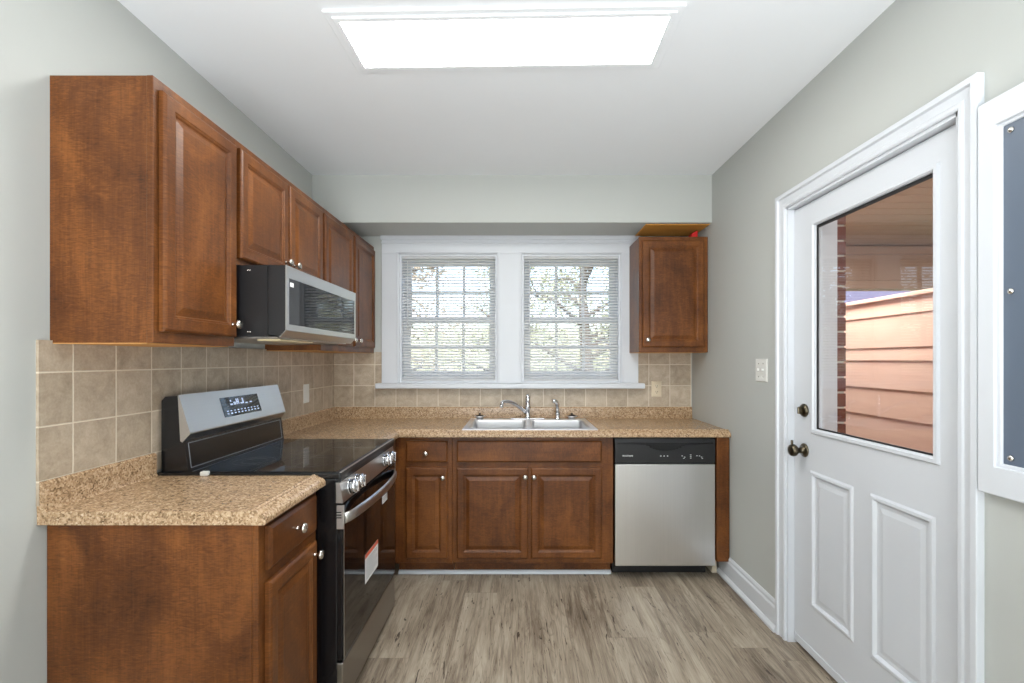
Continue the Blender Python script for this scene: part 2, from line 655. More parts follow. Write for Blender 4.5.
# right-hand baseboard with shoe moulding
prof = [(XR, 0), (XR - .030, 0), (XR - .030, .012), (XR - .020, .026), (XR - .016, .028), (XR - .016, .108), (XR - .010, .118), (XR - .010, .13), (XR - .004, .142), (XR, .142)]
prof = [(a, b + FZ) for a, b in prof]
struct(MB().prism(prof, 'y', 2.292, 2.945).build('baseboard_right', M['white']), 'white moulded baseboard between door and dishwasher')
struct(MB().prism(prof, 'y', YF, 1.275).build('baseboard_right', M['white']), 'white moulded baseboard below the blue grey panel')
struct(MB().box(XL, XL + .016, YF, 1.34, FZ, .15, .004).build('baseboard_left', M['white']), 'white baseboard at the open left wall')
qr = [(2.935, FZ)] + [(2.935 - .020 * math.sin(R(a)), FZ + .020 * math.cos(R(a))) for a in range(0, 91, 15)]
struct(MB().prism(qr, 'x', -.735, .571).build('baseboard_back', M['white']), 'white quarter round strip along the toe kick')

# window casing and sill
tr = MB()
for x0, x1 in ((-.982, -.857), (-.151, .029), (.742, .867)):
    tr.box(x0, x1, YB - .020, YB, WZ0, 2.10, .002)
tr.box(-.982, .867, YB - .020, YB, 2.10, ZS, .002)
tr.box(-.990, .875, YB - .030, YB, 2.200, ZS, .004)
tr.box(-.985, .870, YB - .026, YB, 2.172, 2.186, .004)
for x0, x1 in WIN:
    tr.box(x0 - .016, x0 - .004, YB - .027, YB - .02, WZ0, 2.112, .003)
    tr.box(x1 + .004, x1 + .016, YB - .027, YB - .02, WZ0, 2.112, .003)
    tr.box(x0 - .016, x1 + .016, YB - .027, YB - .02, 2.104, 2.116, .003)
struct(tr.build('trim_1', M['white']), 'white casing round both windows')
struct(MB().box(-1.015, .902, YB - .075, YB + .03, 1.130, 1.168, .008, 3).build('trim_2', M['white']), 'white window sill board')


def make_window(idx, x0, x1):
    root = empty(f'window_{idx}', ((x0 + x1) / 2, YB, WZ0))
    w = (x1 - x0) / 2
    H = WZ1 - WZ0
    f = MB()
    f.plate([-w, -w + .014, w - .014, w], [0, .014, H - .014, H], lambda i, j: not (i == 1 and j == 1), 'y', 0.0, T)
    f.build('jamb', M['white'], root)
    mid = 1.629 - WZ0

    def sash(name, z0, z1, y, lower):
        s = MB()
        a0, a1 = -w + .014, w - .014
        st = .048
        b0 = z0 + (.07 if lower else .035)
        t1 = z1 - (.035 if lower else .05)
        gx0, gx1 = a0 + st, a1 - st
        xs = [a0, gx0]
        cw = (gx1 - gx0 - 2 * .018) / 3
        for k in range(3):
            xs.append(xs[-1] + cw)
            if k < 2:
                xs.append(xs[-1] + .018)
        xs.append(a1)
        ch = (t1 - b0 - .018) / 2
        zs = [z0, b0, b0 + ch, b0 + ch + .018, t1, z1]
        s.plate(xs, zs, lambda i, j: not (i in (1, 3, 5) and j in (1, 3)), 'y', y, y + .034)
        o = s.build(name, M['white'], root, .004, 1)
        MB().box(gx0, gx1, y + .015, y + .019, b0, t1).build('glass_pane', M['glass'], o)
    sash('upper_sash', mid - .018, H - .014, .105, False)
    sash('lower_sash', .014, mid + .018, .066, True)
    lk = MB()
    lk.box(-.02, .02, .052, .066, mid + .006, mid + .02, .003)
    lk.build('sash_lock', M['white'], root)
    return root


struct(make_window(1, *WIN[0]), 'left double hung window with white grid muntins')
struct(make_window(2, *WIN[1]), 'right double hung window with white grid muntins')


def make_blind(x0, x1, label):
    root = empty('window_blind', ((x0 + x1) / 2, YB + .030, WZ0))
    w = (x1 - x0) / 2 - .006
    H = WZ1 - WZ0
    MB().box(-w, w, -.02, .02, H - .030, H - .001, .003).build('headrail', M['slat'], root)
    s = MB()
    top, bot = H - .040, .042
    n = 42
    tl = R(-33)
    hw = .0122
    for k in range(n):
        z = bot + (top - bot) * k / (n - 1)
        dy, dz = hw * math.cos(tl), hw * math.sin(tl)
        pr = [(-dy, z + dz), (0, z + .0016), (dy, z - dz), (dy, z - dz - .0006), (0, z + .0008), (-dy, z + dz - .0008)]
        s.prism(pr, 'x', -w, w)
    s.build('slats', M['slat'], root)
    MB().box(-w, w, -.012, .012, .004, .030, .004).build('bottom_rail', M['slat'], root)
    c = MB()
    for x in (-w * .62, 0, w * .62):
        c.box(x - .001, x + .001, -.0135, -.0125, .03, H - .03)
    c.build('ladder_cord', M['slat'], root)
    MB().cyl((-w + .05, -.024, H - .05), (-w + .05, -.024, H - .55), .003, seg=8).build('tilt_wand', M['slat'], root)
    tag(root, label, 'blind', 'white mini blinds in the two windows')


make_blind(*WIN[0], 'white mini blind in the left window, nearer the range')
make_blind(*WIN[1], 'white mini blind in the right window, beside the small wall cabinet')

# ------------------------------------------------------------------ back door in the right wall
cs = MB()
# (distance outwards from the inner edge, height off the wall), swept round the opening with mitred corners
cprof = [(0, 0), (0, .010), (.006, .014), (.016, .014), (.021, .010), (.046, .013), (.050, .022), (.066, .022), (.068, .020), (.068, 0)]
cy0, cy1, cz1 = 1.352, 2.225, 2.046
loops = []
for (y, z, sy, sz) in ((cy1, FZ, 1, 0), (cy1, cz1, 1, 1), (cy0, cz1, -1, 1), (cy0, FZ, -1, 0)):
    loops.append([cs.bm.verts.new((XR - h, y + sy * o, z + sz * o)) for o, h in cprof])
for a, b in zip(loops, loops[1:]):
    for i in range(len(cprof)):
        j = (i + 1) % len(cprof)
        cs.bm.faces.new((a[i], a[j], b[j], b[i]))
cs.bm.faces.new(loops[0])
cs.bm.faces.new(loops[-1])
# jamb lining
cs.box(XR - .002, XR + .228, 2.215, 2.236, 0, 2.056)
cs.box(XR - .002, XR + T, 1.342, 1.366, 0, 2.056)
cs.box(XR - .002, XR + T, 1.342, 2.236, 2.035, 2.056)
cs.box(XR + .06, XR + T + .02, 1.366, 2.215, 0, FZ + .016)
struct(cs.build('trim_3', M['white']), 'white casing and jamb round the half glass door')

door = empty('door_1', (XR + .027, 2.213, FZ + .018), R(-90))
dw, dh, dt = .845, 1.992, .042
gx0, gx1, gz0, gz1 = 2.213 - 2.062, 2.213 - 1.471, .998, 1.882
px = [(.122, .390), (.477, .749)]
pz0, pz1 = .212, .812
slab = MB()
us = [0, px[0][0], gx0, px[0][1], px[1][0], gx1, px[1][1], dw]
vs = [0, pz0, pz1, gz0, gz1, dh]


def dsolid(i, j):
    uc = (us[i] + us[i + 1]) / 2
    vc = (vs[j] + vs[j + 1]) / 2
    if gz0 < vc < gz1 and gx0 < uc < gx1:
        return False
    if pz0 < vc < pz1 and any(a < uc < b for a, b in px):
        return False
    return True


slab.plate(us, vs, dsolid, 'y', 0, dt)
for a, b in px:
    slab.rings(a, b, pz0, pz1, [(0, 0), (.008, -.006), (.018, -.006), (.026, .005), (.040, .005), (.058, .001)], False)
    slab.box(a, b, dt - .008, dt, pz0, pz1)
so = slab.build('door_slab', M['white'], door)
gm = MB()
gm.rings(gx0 - .022, gx1 + .022, gz0 - .022, gz1 + .022, [(0, 0.0), (.004, -.008), (.016, -.008), (.022, -.001)], False)
# cut the face that closes the ring, leaving a bead round the glass
gm.bm.faces.ensure_lookup_table()
bmesh.ops.delete(gm.bm, geom=[gm.bm.faces[-1]], context='FACES')
gm.build('glazing_bead', M['white'], door)
gk = MB()
gk.plate([gx0 - .002, gx0 + .006, gx1 - .004, gx1 + .002], [gz0 - .002, gz0 + .006, gz1 - .012, gz1 + .002], lambda i, j: not (i == 1 and j == 1), 'y', .008, .014)
named(gk.build('gasket', M['gasket'], door), 'dark gasket round the door glass')
MB().box(gx0, gx1, .014, .020, gz0, gz1).build('glass_pane', M['glass'], door)
kx = 2.213 - 2.134
kn = MB()
kz = .892
kn.lathe([(.0, 0), (.031, 0), (.031, .004), (.026, .009), (.014, .012), (.012, .03), (.018, .035), (.0265, .045), (.028, .054), (.024, .064), (.012, .069), (0, .069)], (kx, 0, kz), (0, -1, 0), 28)
named(kn.build('door_knob', M['bronze'], door), 'aged bronze round door knob')
kt = MB()
kt.box(kx - .003, kx + .003, -.062, -.052, kz + .02, kz + .046, .002)
kt.build('knob_tag', M['bronze'], door)
db = MB()
dz = 1.071
db.lathe([(0, 0), (.030, 0), (.030, .006), (.024, .013), (.018, .016), (0, .016)], (kx, 0, dz), (0, -1, 0), 28)
db.box(kx - .005, kx + .005, -.032, -.014, dz - .016, dz + .016, .003)
named(db.build('deadbolt', M['bronze'], door), 'aged bronze deadbolt thumb turn')
MB().box(.004, dw - .004, -.004, 0, .001, .035, .002).build('door_sweep', M['white'], door)
struct(door, 'white half glass exterior door with two lower panels')

# ------------------------------------------------------------------ framed blue-grey panel on the right wall
fp = empty('framed_wall_panel', (XR, 1.278, .985), R(-90))
fw_, fh_ = .92, 1.032
fr = MB()
fr.plate([0, .046, fw_ - .046, fw_], [0, .075, fh_ - .072, fh_], lambda i, j: not (i == 1 and j == 1), 'y', -.026, 0)
fr.plate([.042, .056, fw_ - .056, fw_ - .042], [.070, .084, fh_ - .081, fh_ - .067], lambda i, j: not (i == 1 and j == 1), 'y', -.018, 0)
fr.build('frame', M['white'], fp, .003, 2)
named(MB().box(.05, fw_ - .05, -.012, -.004, .078, fh_ - .075, .002).build('panel', M['slate'], fp), 'blue grey painted panel')
for x in (.075, fw_ - .075):
    for z in (  .102, .525, fh_ - .098):
        MB().lathe([(0, 0), (.008, 0), (.0075, .003), (.004, .0055), (0, .006)], (x, -.012, z), (0, -1, 0), 16).build('screw', M['nickel'], fp)
tag(fp, 'blue grey screwed panel in a white frame on the wall beside the door', 'panel')

# switch and outlets
sw = empty('light_switch', (XR, 2.455, 1.282), R(-90))
MB().rings(-.058, .058, -.059, .059, [(0, 0), (0, -.003), (.004, -.006)]).build('cover_plate', M['plastic'], sw)
for x in (-.023, .023):
    MB().box(x - .0045, x + .0045, -.016, -.005, -.004, .010, .002).build('toggle', M['plastic'], sw)
    for z in (-.034, .034):
        MB().lathe([(.0035, 0), (.0025, .0012), (0, .0014)], (x, -.006, z), (0, -1, 0), 10).build('screw', M['nickel'], sw)
tag(sw, 'double toggle light switch plate on the grey wall left of the door', 'light switch')


def outlet(name, loc, rz):
    o = empty(name, loc, rz)
    MB().rings(-.036, .036, -.058, .058, [(0, 0), (0, -.003), (.004, -.006)]).build('cover_plate', M['plastic'], o)
    for z in (-.021, .021):
        s = MB()
        s.rings(-.0165, .0165, z - .0145, z + .0145, [(0, -.005), (0, -.0075), (.003, -.008)])
        f = s.build('socket', M['plastic'], o)
        d = MB()
        for x in (-.006, .006):
            d.box(x - .0012, x + .0012, -.0084, -.0078, z - .002, z + .007)
        d.box(-.0022, .0022, -.0084, -.0078, z - .010, z - .006)
        d.build('slots', M['black'], f)
    return o


o = outlet('wall_outlet', ((656.5 - 518) * 3.43 / 475, YB - .008, EYE - (389 - 359.6) * 3.43 / 475), 0)
for ch in o.children_recursive:
    if ch.name.startswith(('cover_plate', 'socket')):
        ch.data.materials[0] = M['plastic_beige']
tag(o, 'beige outlet plate on the tiles below the small right wall cabinet', 'outlet')
sp = empty('blank_cover_plate', (XL + .008, 2.98, EYE - (393.5 - 359.6) * 2.98 / 475), R(90))
MB().rings(-.036, .036, -.058, .058, [(0, 0), (0, -.003), (.004, -.006)]).build('cover_plate', M['plastic'], sp)
for z in (-.03, .03):
    MB().lathe([(.0035, 0), (.0025, .0012), (0, .0014)], (0, -.006, z), (0, -1, 0), 10).build('screw', M['nickel'], sp)
MB().rings(-.0165, .0165, -.033, .033, [(0, -.005), (0, -.0075), (.003, -.008)]).build('rocker', M['plastic'], sp)
tag(sp, 'white switch plate on the left wall tiles beyond the range', 'light switch')

# ------------------------------------------------------------------ ceiling light
cl = empty('ceiling_light', (-.048, 1.785, ZC), R(-1.35))
lw, ld = 1.151 / 2, .257 / 2
fr = MB()
fr.plate([-lw - .045, -lw, lw, lw + .045], [-ld - .045, -ld, ld, ld + .045], lambda i, j: not (i == 1 and j == 1), 'z', -.010, 0)
fr.plate([-lw - .022, -lw, lw, lw + .022], [-ld - .022, -ld, ld, ld + .022], lambda i, j: not (i == 1 and j == 1), 'z', -.016, 0)
fr.build('frame', M['ceil'], cl, .003, 2)
named(MB().box(-lw, lw, -ld, ld, -.0145, 0).build('diffuser', M['lens'], cl), 'glowing white diffuser')
tag(cl, 'long rectangular lit panel light in the ceiling', 'ceiling light')

# ------------------------------------------------------------------ cabinets
FR = .019


def knob(parent, x, z, y0):
    m = MB()
    m.lathe([(0, 0), (.008, 0), (.006, .003), (.0045, .012), (.009, .017), (.0155, .021), (.0165, .025), (.013, .030), (.006, .0325), (0, .033)], (x, y0, z), (0, -1, 0), 20)
    k = m.build('knob', M['nickel'], parent)
    k['label'] = 'satin nickel mushroom knob'
    return k


def cab_door(root, x0, x1, z0, z1, kx=None, kz=None, t=.020):
    m = MB()
    m.rings(x0, x1, z0, z1, [(0, -.001), (0, -t + .006), (.003, -t + .003), (.008, -t), (.040, -t), (.043, -t + .003), (.047, -t + .004), (.051, -t + .009), (.056, -t + .009), (.076, -t + .0015)])
    d = m.build('door', M['wood_z'], root)
    if kx is not None:
        knob(d, kx, kz, -t)
    return d


def drawer_front(root, x0, x1, z0, z1, mat, kx=None, kz=None, t=.020, name='drawer'):
    m = MB()
    m.rings(x0, x1, z0, z1, [(0, -.001), (0, -t + .008), (.004, -t + .004), (.010, -t)])
    d = m.build(name, mat, root)
    if kx is not None:
        knob(d, kx, kz, -t)
    return d


def face_frame(root, w, z0, z1, opens):
    """opens: list of (x0, x1, z0, z1) openings."""
    xs = sorted({0, w, *[o[0] for o in opens], *[o[1] for o in opens]})
    zs = sorted({z0, z1, *[o[2] for o in opens], *[o[3] for o in opens]})

    def solid(i, j):
        a, b = (xs[i] + xs[i + 1]) / 2, (zs[j] + zs[j + 1]) / 2
        return not any(o[0] < a < o[1] and o[2] < b < o[3] for o in opens)
    return MB().plate(xs, zs, solid, 'y', 0, FR).build('face_frame', M['wood_z'], root, .0015, 1)


def wall_cabinet(name, loc, rz, w, h, d, doors, label):
    root = empty(name, loc, rz)
    c = MB()
    c.box(.010, w - .010, FR, d - .002, .0005, .016)
    c.box(.010, w - .010, FR, d - .002, h - .018, h - .002)
    c.box(.0015, .0165, FR, d, 0, h - .001)
    c.box(w - .0165, w - .0015, FR, d, 0, h - .001)
    c.box(.010, w - .010, d - .006, d - .001, 0.001, h - .003)
    c.mi = 1
    c.box(.002, w - .002, FR + .001, d, -.002, 0)
    c.build('carcass', [M['wood_z'], M['raw']], root)
    face_frame(root, w, 0, h, [(x0 + .018, x1 - .018, z0 + .018, z1 - .018) for (x0, x1, z0, z1, kx, kz) in doors])
    for dd in doors:
        cab_door(root, *dd)
    return tag(root, label, 'wall cabinet', 'stained wood wall cabinets')


ZU0, ZU1 = 1.385, 2.150
XU = XL + .296            # face frame plane of the left-hand wall cabinets
hU = ZU1 - ZU0
dU = .296
yA, yB_, yC, yD = 1.356, 1.745, 2.510, 3.434
wall_cabinet('wall_cabinet', (XU, yA, ZU0), R(90), yB_ - yA - .001, hU, dU,
             [(.020, .376, .034, .732, .345, .078)], 'tall single door wall cabinet at the near end of the left wall')
zB = 1.690
wall_cabinet('wall_cabinet', (XU, yB_, zB), R(90), yC - yB_ - .001, ZU1 - zB, dU,
             [(.014, .378, .022, ZU1 - zB - .03, .345, .075), (.395, .751, .022, ZU1 - zB - .03, .425, .075)], 'short two door wall cabinet directly above the microwave')
wall_cabinet('wall_cabinet', (XU, yC, ZU0), R(90), yD - yC, hU, dU,
             [(.018, .447, .034, .732, .415, .072), (.478, .896, .034, .732, .512, .072)], 'two door wall cabinet in the far left corner beyond the microwave')
wall_cabinet('wall_cabinet', (.801, YB - .296, ZU0), 0, 1.256 - .801, hU, dU,
             [(.020, .426, .034, .738, .050, .082)], 'small dark single door wall cabinet right of the windows')
# thin orange patch under the soffit and a red scrap on the cabinet
tag(MB().box(.84, XR - .002, YS + .03, YB - .035, ZS - .006, ZS - .001, .001).build('soffit_patch', M['orange']),
    'thin orange patch under the soffit above the small right cabinet', 'board')
rs = MB()
rs.prism([(1.165, 2.150), (1.207, 2.150), (1.207, 2.206), (1.165, 2.182)], 'y', 3.19, 3.25)
tag(rs.build('red_wedge', M['red'], None, .002), 'small red wedge lying on top of the small right wall cabinet', 'wedge')


def base_carcass(root, w, d, toe, side_l=True, side_r=True, h=.874, z0=.105):
    c = MB()
    c.box(.0015, .0165, FR, d, z0, h)
    c.box(w - .0165, w - .0015, FR, d, z0, h)
    c.box(.0165, w - .0165, FR, d, z0, z0 + .016)
    c.box(.0165, w - .0165, d - .006, d, z0, h)
    c.box(.0165, w - .0165, FR, FR + .06, h - .018, h)
    c.build('carcass', M['wood_z'], root)
    MB().box(.0015, w - .0015, toe, toe + .016, FZ, z0).build('toe_kick', M['wood_z'], root)


# near base cabinet, left wall
bl = empty('base_cabinet', (-.7356, 1.347, 0), R(90))
base_carcass(bl, .381, .600, .075)
MB().box(.0, .0016, .0195, .600, 0, .874).build('side_panel', M['wood_z'], bl)
face_frame(bl, .381, .105, .874, [(.045, .34, .73, .84), (.045, .34, .155, .68)])
drawer_front(bl, .030, .350, .727, .855, M['wood_y'], .190, .792)
cab_door(bl, .030, .350, .149, .691, .322, .652)
tag(bl, 'near left base cabinet with one drawer and plain wood side panel', 'base cabinet', 'stained wood base cabinets')

# narrow base cabinet in the corner, back run
X1, X2, X3 = -.735, -.393, .571
YFR = 2.850
bc = empty('base_cabinet', (X1, YFR, 0))
base_carcass(bc, X2 - X1 - .001, .585, .085)
face_frame(bc, X2 - X1 - .001, .119, .874, [(.085, .300, .735, .84), (.085, .300, .16, .68)])
cf = MB()
cf.box(-.018, .0, -.366, .018, .119, .874, .0015)
cf.box(-.10, -.085, -.366, .018, FZ, .119)
cf.build('corner_filler', M['wood_z'], bc)
drawer_front(bc, -.6697 - X1, -.420 - X1, .724, .852, M['wood_x'], -.548 - X1, .780)
cab_door(bc, -.6697 - X1, -.420 - X1, .149, .691, -.447 - X1, .637)
tag(bc, 'narrow base cabinet with one drawer in the corner beside the range', 'base cabinet', 'stained wood base cabinets')
# sink base
sb = empty('base_cabinet', (X2, YFR, 0))
base_carcass(sb, X3 - X2, .585, .085)
face_frame(sb, X3 - X2, .119, .874, [(.045, .435, .16, .68), (.49, .875, .16, .68), (.045, .875, .735, .84)])
drawer_front(sb, -.3664 - X2, .5005 - X2, .724, .852, M['wood_x'], name='false_drawer_front')
cab_door(sb, -.3664 - X2, .0596 - X2, .149, .691, .042 - X2, .640)
cab_door(sb, .0775 - X2, .5005 - X2, .149, .691, .094 - X2, .640)
tag(sb, 'wide two door base cabinet under the sink', 'base cabinet', 'stained wood base cabinets')

# end panel right of the dishwasher
ep = empty('end_panel', (1.182, 2.822, 0))
MB().box(0, .074, 0, .60, .136, .874, .002).build('panel', M['wood_z'], ep)
named(MB().box(.016, .046, .112, .24, FZ, .135, .003).build('foot_block', M['beige'], ep), 'bare beige block under the panel')
tag(ep, 'narrow dark wood end panel between the dishwasher and the right wall', 'cabinet panel')

# ------------------------------------------------------------------ countertops
CZ0, CZ1 = .876, .914


def nose(f, d):
    """Front edge profile (a, z) with its face at a = f; d = +1 if the front is towards +a."""
    p = [(-.050, CZ1), (-.047, CZ1 + .004), (-.040, CZ1 + .005), (-.036, CZ1 + .001), (-.029, CZ1 + .001), (-.026, CZ1 - .003), (-.011, CZ1 - .009), (-.003, CZ1 - .015), (0, CZ1 - .022), (0, CZ0 + .004), (-.004, CZ0), (-.050, CZ0)]
    return [(f + d * a, z) for a, z in p]


cn = empty('countertop', (0, 0, 0))
Y0, Y1 = 1.320, 1.733
XF = -.702
MB().box(XL, XF - .0495, Y0, Y1, CZ0, CZ1, .0015).build('worktop', M['counter'], cn)
MB().prism(nose(XF, 1), 'y', Y0, Y1).build('front_edge', M['counter'], cn)
MB().prism([(XL, CZ1), (XL + .026, CZ1), (XL + .021, CZ1 + .006), (XL + .020, .990), (XL + .014, .9965), (XL, .9965)], 'y', Y0, Y1).build('upstand', M['counter'], cn)
tag(cn, 'short beige speckled countertop on the near left base cabinet', 'countertop', 'speckled laminate countertops')

cb = empty('countertop', (0, 0, 0))
YR = 2.478            # far side of the range
YCF = 2.806           # front edge of the back run
SX0, SX1, SY0, SY1 = -.320, .462, 2.866, 3.36
xs = [XL, XF - .0495, SX0, SX1, XR]
ys = [YR, YCF + .0495, SY0, SY1, YB]
MB().plate(xs, ys, lambda i, j: not (i == 2 and j == 2) and not (j == 0 and i > 0), 'z', CZ0, CZ1).build('worktop', M['counter'], cb)
ne = MB()
ne.prism(nose(XF, 1), 'y', YR, YCF + .0495)
ne.prism([(a, z) for a, z in nose(YCF, -1)], 'x', XF - .0495, XR - .002)
ne.build('front_edge', M['counter'], cb)
up = MB()
up.prism([(YB, CZ1), (YB - .026, CZ1), (YB - .021, CZ1 + .006), (YB - .020, .990), (YB - .014, .9965), (YB, .9965)], 'x', XL, 1.254)
up.prism([(XL, CZ1), (XL + .026, CZ1), (XL + .021, CZ1 + .006), (XL + .020, .990), (XL + .014, .9965), (XL, .9965)], 'y', YR, YB)
up.build('upstand', M['counter'], cb)
tag(cb, 'long L shaped beige speckled countertop holding the sink', 'countertop', 'speckled laminate countertops')

# small white clip at the counter edge by the range
tc = MB()
tc.box(-1.155, -1.128, 1.722, 1.742, CZ1 + .0, CZ1 + .016, .004)
tag(tc.build('bumper', M['plastic']), 'tiny white bumper on the near countertop against the range', 'bumper')

# ------------------------------------------------------------------ sink, faucet, sprayer, strainers
sk = empty('kitchen_sink', (.071, 3.112, CZ1))
rx, ry = .407, .275
rim = MB()
bw = [(-.370, -.018), (.018, .370)]
by0, by1 = -.236, .178
rim.plate([-rx, bw[0][0], bw[0][1], bw[1][0], bw[1][1], rx], [-ry, by0, by1, ry], lambda i, j: not (i in (1, 3) and j == 1), 'z', .0, .006)
rim.build('rim', M['steel_sink'], sk, .004, 2)
for a, b in bw:
    m = MB()
    rects = [(0, .005), (.006, -.004), (.012, -.14), (.030, -.165), (.06, -.172)]
    loops = []
    for ins, z in rects:
        loops.append([m.bm.verts.new(c) for c in ((a + ins, by0 + ins, z), (b - ins, by0 + ins, z), (b - ins, by1 - ins, z), (a + ins, by1 - ins, z))])
    for l0, l1 in zip(loops, loops[1:]):
        for i in range(4):
            j = (i + 1) % 4
            m.bm.faces.new((l0[i], l0[j], l1[j], l1[i]))
    m.bm.faces.new(loops[-1])
    bo = m.build('bowl', M['steel_sink'], sk)
    md = bo.modifiers.new('bevel', 'BEVEL')
    md.width = .02
    md.segments = 4
    md.limit_method = 'ANGLE'
    md.angle_limit = R(35)
    dr = MB()
    dr.lathe([(0, 0), (.020, 0), (.026, .002), (.042, .004), (.044, .002), (.044, 0)], ((a + b) / 2, (by0 + by1) / 2, -.172), (0, 0, 1), 24)
    dr.build('drain', M['chrome'], bo)
tag(sk, 'double bowl stainless steel sink set in the countertop below the windows', 'sink')

fz = CZ1 + .006
fa = empty('faucet', (.068, 3.345, fz))
m = MB()
m.lathe([(0, 0), (.030, 0), (.030, .006), (.022, .012), (.018, .02), (.018, .07), (.021, .075), (.021, .095), (.017, .105), (.017, .118)], (0, 0, 0), (0, 0, 1), 24)
m.build('body', M['chrome'], fa)
m = MB()
m.lathe([(.0165, .118), (.018, .122), (.018, .150), (.012, .166), (.006, .172), (0, .173)], (0, 0, 0), (0, 0, 1), 24)
h_ = m.build('handle', M['chrome'], fa)
m = MB()
pts = []
for k in range(13):
    t_ = k / 12
    pts.append((-.012 - .155 * t_, -.006 - .10 * t_, .045 + .085 * math.sin(min(1, t_ * 1.1) * math.pi * .5)))
pts.append((-.175, -.112, .122))
pts.append((-.180, -.116, .108))
m.tube(pts, [.013] * 4 + [.012] * 5 + [.0115] * 4 + [.0125, .013], 12)
m.build('spout', M['chrome'], fa)
m = MB()
m.lathe([(.0135, 0), (.0135, .016), (.010, .018)], (-.181, -.117, .092), (0, 0, 1), 16)
m.build('aerator', M['chrome'], fa)
m = MB()
m.box(-.12, .12, -.028, .028, 0, .008, .004)
m.build('deck_plate', M['chrome'], fa)
tag(fa, 'chrome single post kitchen faucet with its spout swung left', 'faucet')

spz = empty('side_sprayer', (.278, 3.345, fz))
m = MB()
m.lathe([(0, 0), (.024, 0), (.024, .005), (.016, .011), (.014, .03), (.017, .034), (.015, .045)], (0, 0, 0), (0, 0, 1), 20)
m.build('base', M['chrome'], spz)
m = MB()
m.tube([(0, 0, .045), (0, 0, .085), (-.001, -.002, .102), (-.008, -.006, .117), (-.022, -.014, .127), (-.038, -.022, .127)], [.012, .014, .0155, .016, .0155, .013], 14)
m.build('spray_head', M['chrome'], spz)
tag(spz, 'short chrome side sprayer standing right of the faucet', 'sprayer')


def strainer(x, label):
    r = empty('sink_strainer', (x, 3.335, fz))
    m = MB()
    m.lathe([(0, 0), (.022, 0), (.026, .012), (.038, .017), (.040, .021), (.036, .023), (0, .023)], (0, 0, 0), (0, 0, 1), 24)
    m.build('basket', M['steel_sink'], r)
    m = MB()
    m.lathe([(.028, .021), (.026, .026), (.016, .030), (.006, .031), (.005, .035), (.009, .038), (.006, .042), (0, .043)], (0, 0, 0), (0, 0, 1), 20)
    m.build('stopper', M['black_matt'], r)
    tag(r, label, 'sink strainer', 'sink strainers at the back of the sink')


strainer(-.268, 'black topped sink strainer at the back left corner of the sink')
strainer(.378, 'black topped sink strainer at the back right of the sink, beside the sprayer')

# ------------------------------------------------------------------ electric range
rg = empty('electric_range', (XL, 1.737, 0))     # local: x from the left wall, y along the wall
RW = .737


def LX(x):
    return x - XL


m = MB()
m.box(.012, LX(-.662), 0, RW, .03, .900, .004)
m.build('body', M['black'], rg)
for x in (.08, .58):
    for y in (.05, RW - .05):
        MB().cyl((x, y, FZ), (x, y, .035), .018).build('foot', M['black_matt'], rg)
ct = MB()
ct.box(.010, LX(-.651), -.002, RW + .002, .900, .922, .004)
ct.build('cooktop_trim', M['black'], rg)
cg = MB()
cg.box(.115, LX(-.662), .006, RW - .006, .918, .926, .0025)
cgo = cg.build('cooktop_glass', M['glassblack'], rg)
for x, y, r in ((.27, .19, .078), (.27, .55, .095), (.50, .19, .115), (.50, .55, .085), (.385, .37, .055)):
    b = MB()
    b.ring_flat((x, y, .9262), r - .0018, r, 0, .0003)
    b.ring_flat((x, y, .9262), r * .62 - .0012, r * .62, 0, .0003)
    b.build('burner_ring', M['ring'], cgo)
# front lip of the cooktop
lp = MB()
lp.prism([(LX(-.655), .926), (LX(-.648), .922), (LX(-.645), .912), (LX(-.648), .890), (LX(-.665), .890), (LX(-.665), .926)], 'y', 0, RW)
lp.build('front_lip', M['black_matt'], rg)
tl = MB()
tl.box(LX(-.6525), LX(-.6455), -.001, RW + .001, .9225, .9265, .001)
tl.build('edge_strip', M['steel_y'], rg)
# knob panel
kp = MB()
kp.prism([(LX(-.670), .887), (LX(-.652), .887), (LX(-.640), .812), (LX(-.670), .812)], 'y', 0, RW)
kpo = kp.build('control_fascia', M['steel_y'], rg)
kn_dir = Vector((.075, 0, .012)).normalized()
for y in (.085, .165, .555, .632):
    c0 = Vector((LX(-.645), y, .850))
    q = MB()
    q.lathe([(0, 0), (.030, 0), (.030, .004), (.0275, .006)], c0, kn_dir, 24)
    q.mi = 1
    q.lathe([(.022, .006), (.022, .010)], c0, kn_dir, 24)
    q.mi = 0
    q.lathe([(.0275, .010), (.0268, .025), (.024, .028), (0, .028)], c0, kn_dir, 24)
    q.box(c0.x + .025, c0.x + .037, y - .006, y + .006, .850 - .018, .850 + .026, .003)
    q.build('control_knob', [M['chrome'], M['black']], kpo)
# oven door
od = MB()
od.box(LX(-.664), LX(-.6435), .004, RW - .004, .232, .804, .003)
odo = od.build('oven_door', M['black'], rg)
og = MB()
og.box(LX(-.6435), LX(-.6395), .006, RW - .006, .236, .716, .001)
named(og.build('door_glass', M['glassblack'], odo), 'black reflective oven glass')
ob = MB()
ob.box(LX(-.6435), LX(-.6385), .004, RW - .004, .716, .802, .001)
ob.build('door_band', M['glassblack'], odo)
oe = MB()
oe.box(LX(-.672), LX(-.6380), .001, .010, .716, .803, .001)
oe.mi = 1
for z in (.778, .768, .758):
    oe.box(LX(-.667), LX(-.646), .0004, .0016, z - .002, z + .002)
oe.build('end_cap', [M['steel_z'], M['black']], odo)
MB().box(LX(-.672), LX(-.6380), RW - .010, RW - .001, .716, .803, .001).build('end_cap', M['steel_z'], odo)
MB().box(LX(-.6395), LX(-.6388), .006, .010, .236, .716).build('edge_trim', M['steel_z'], odo)
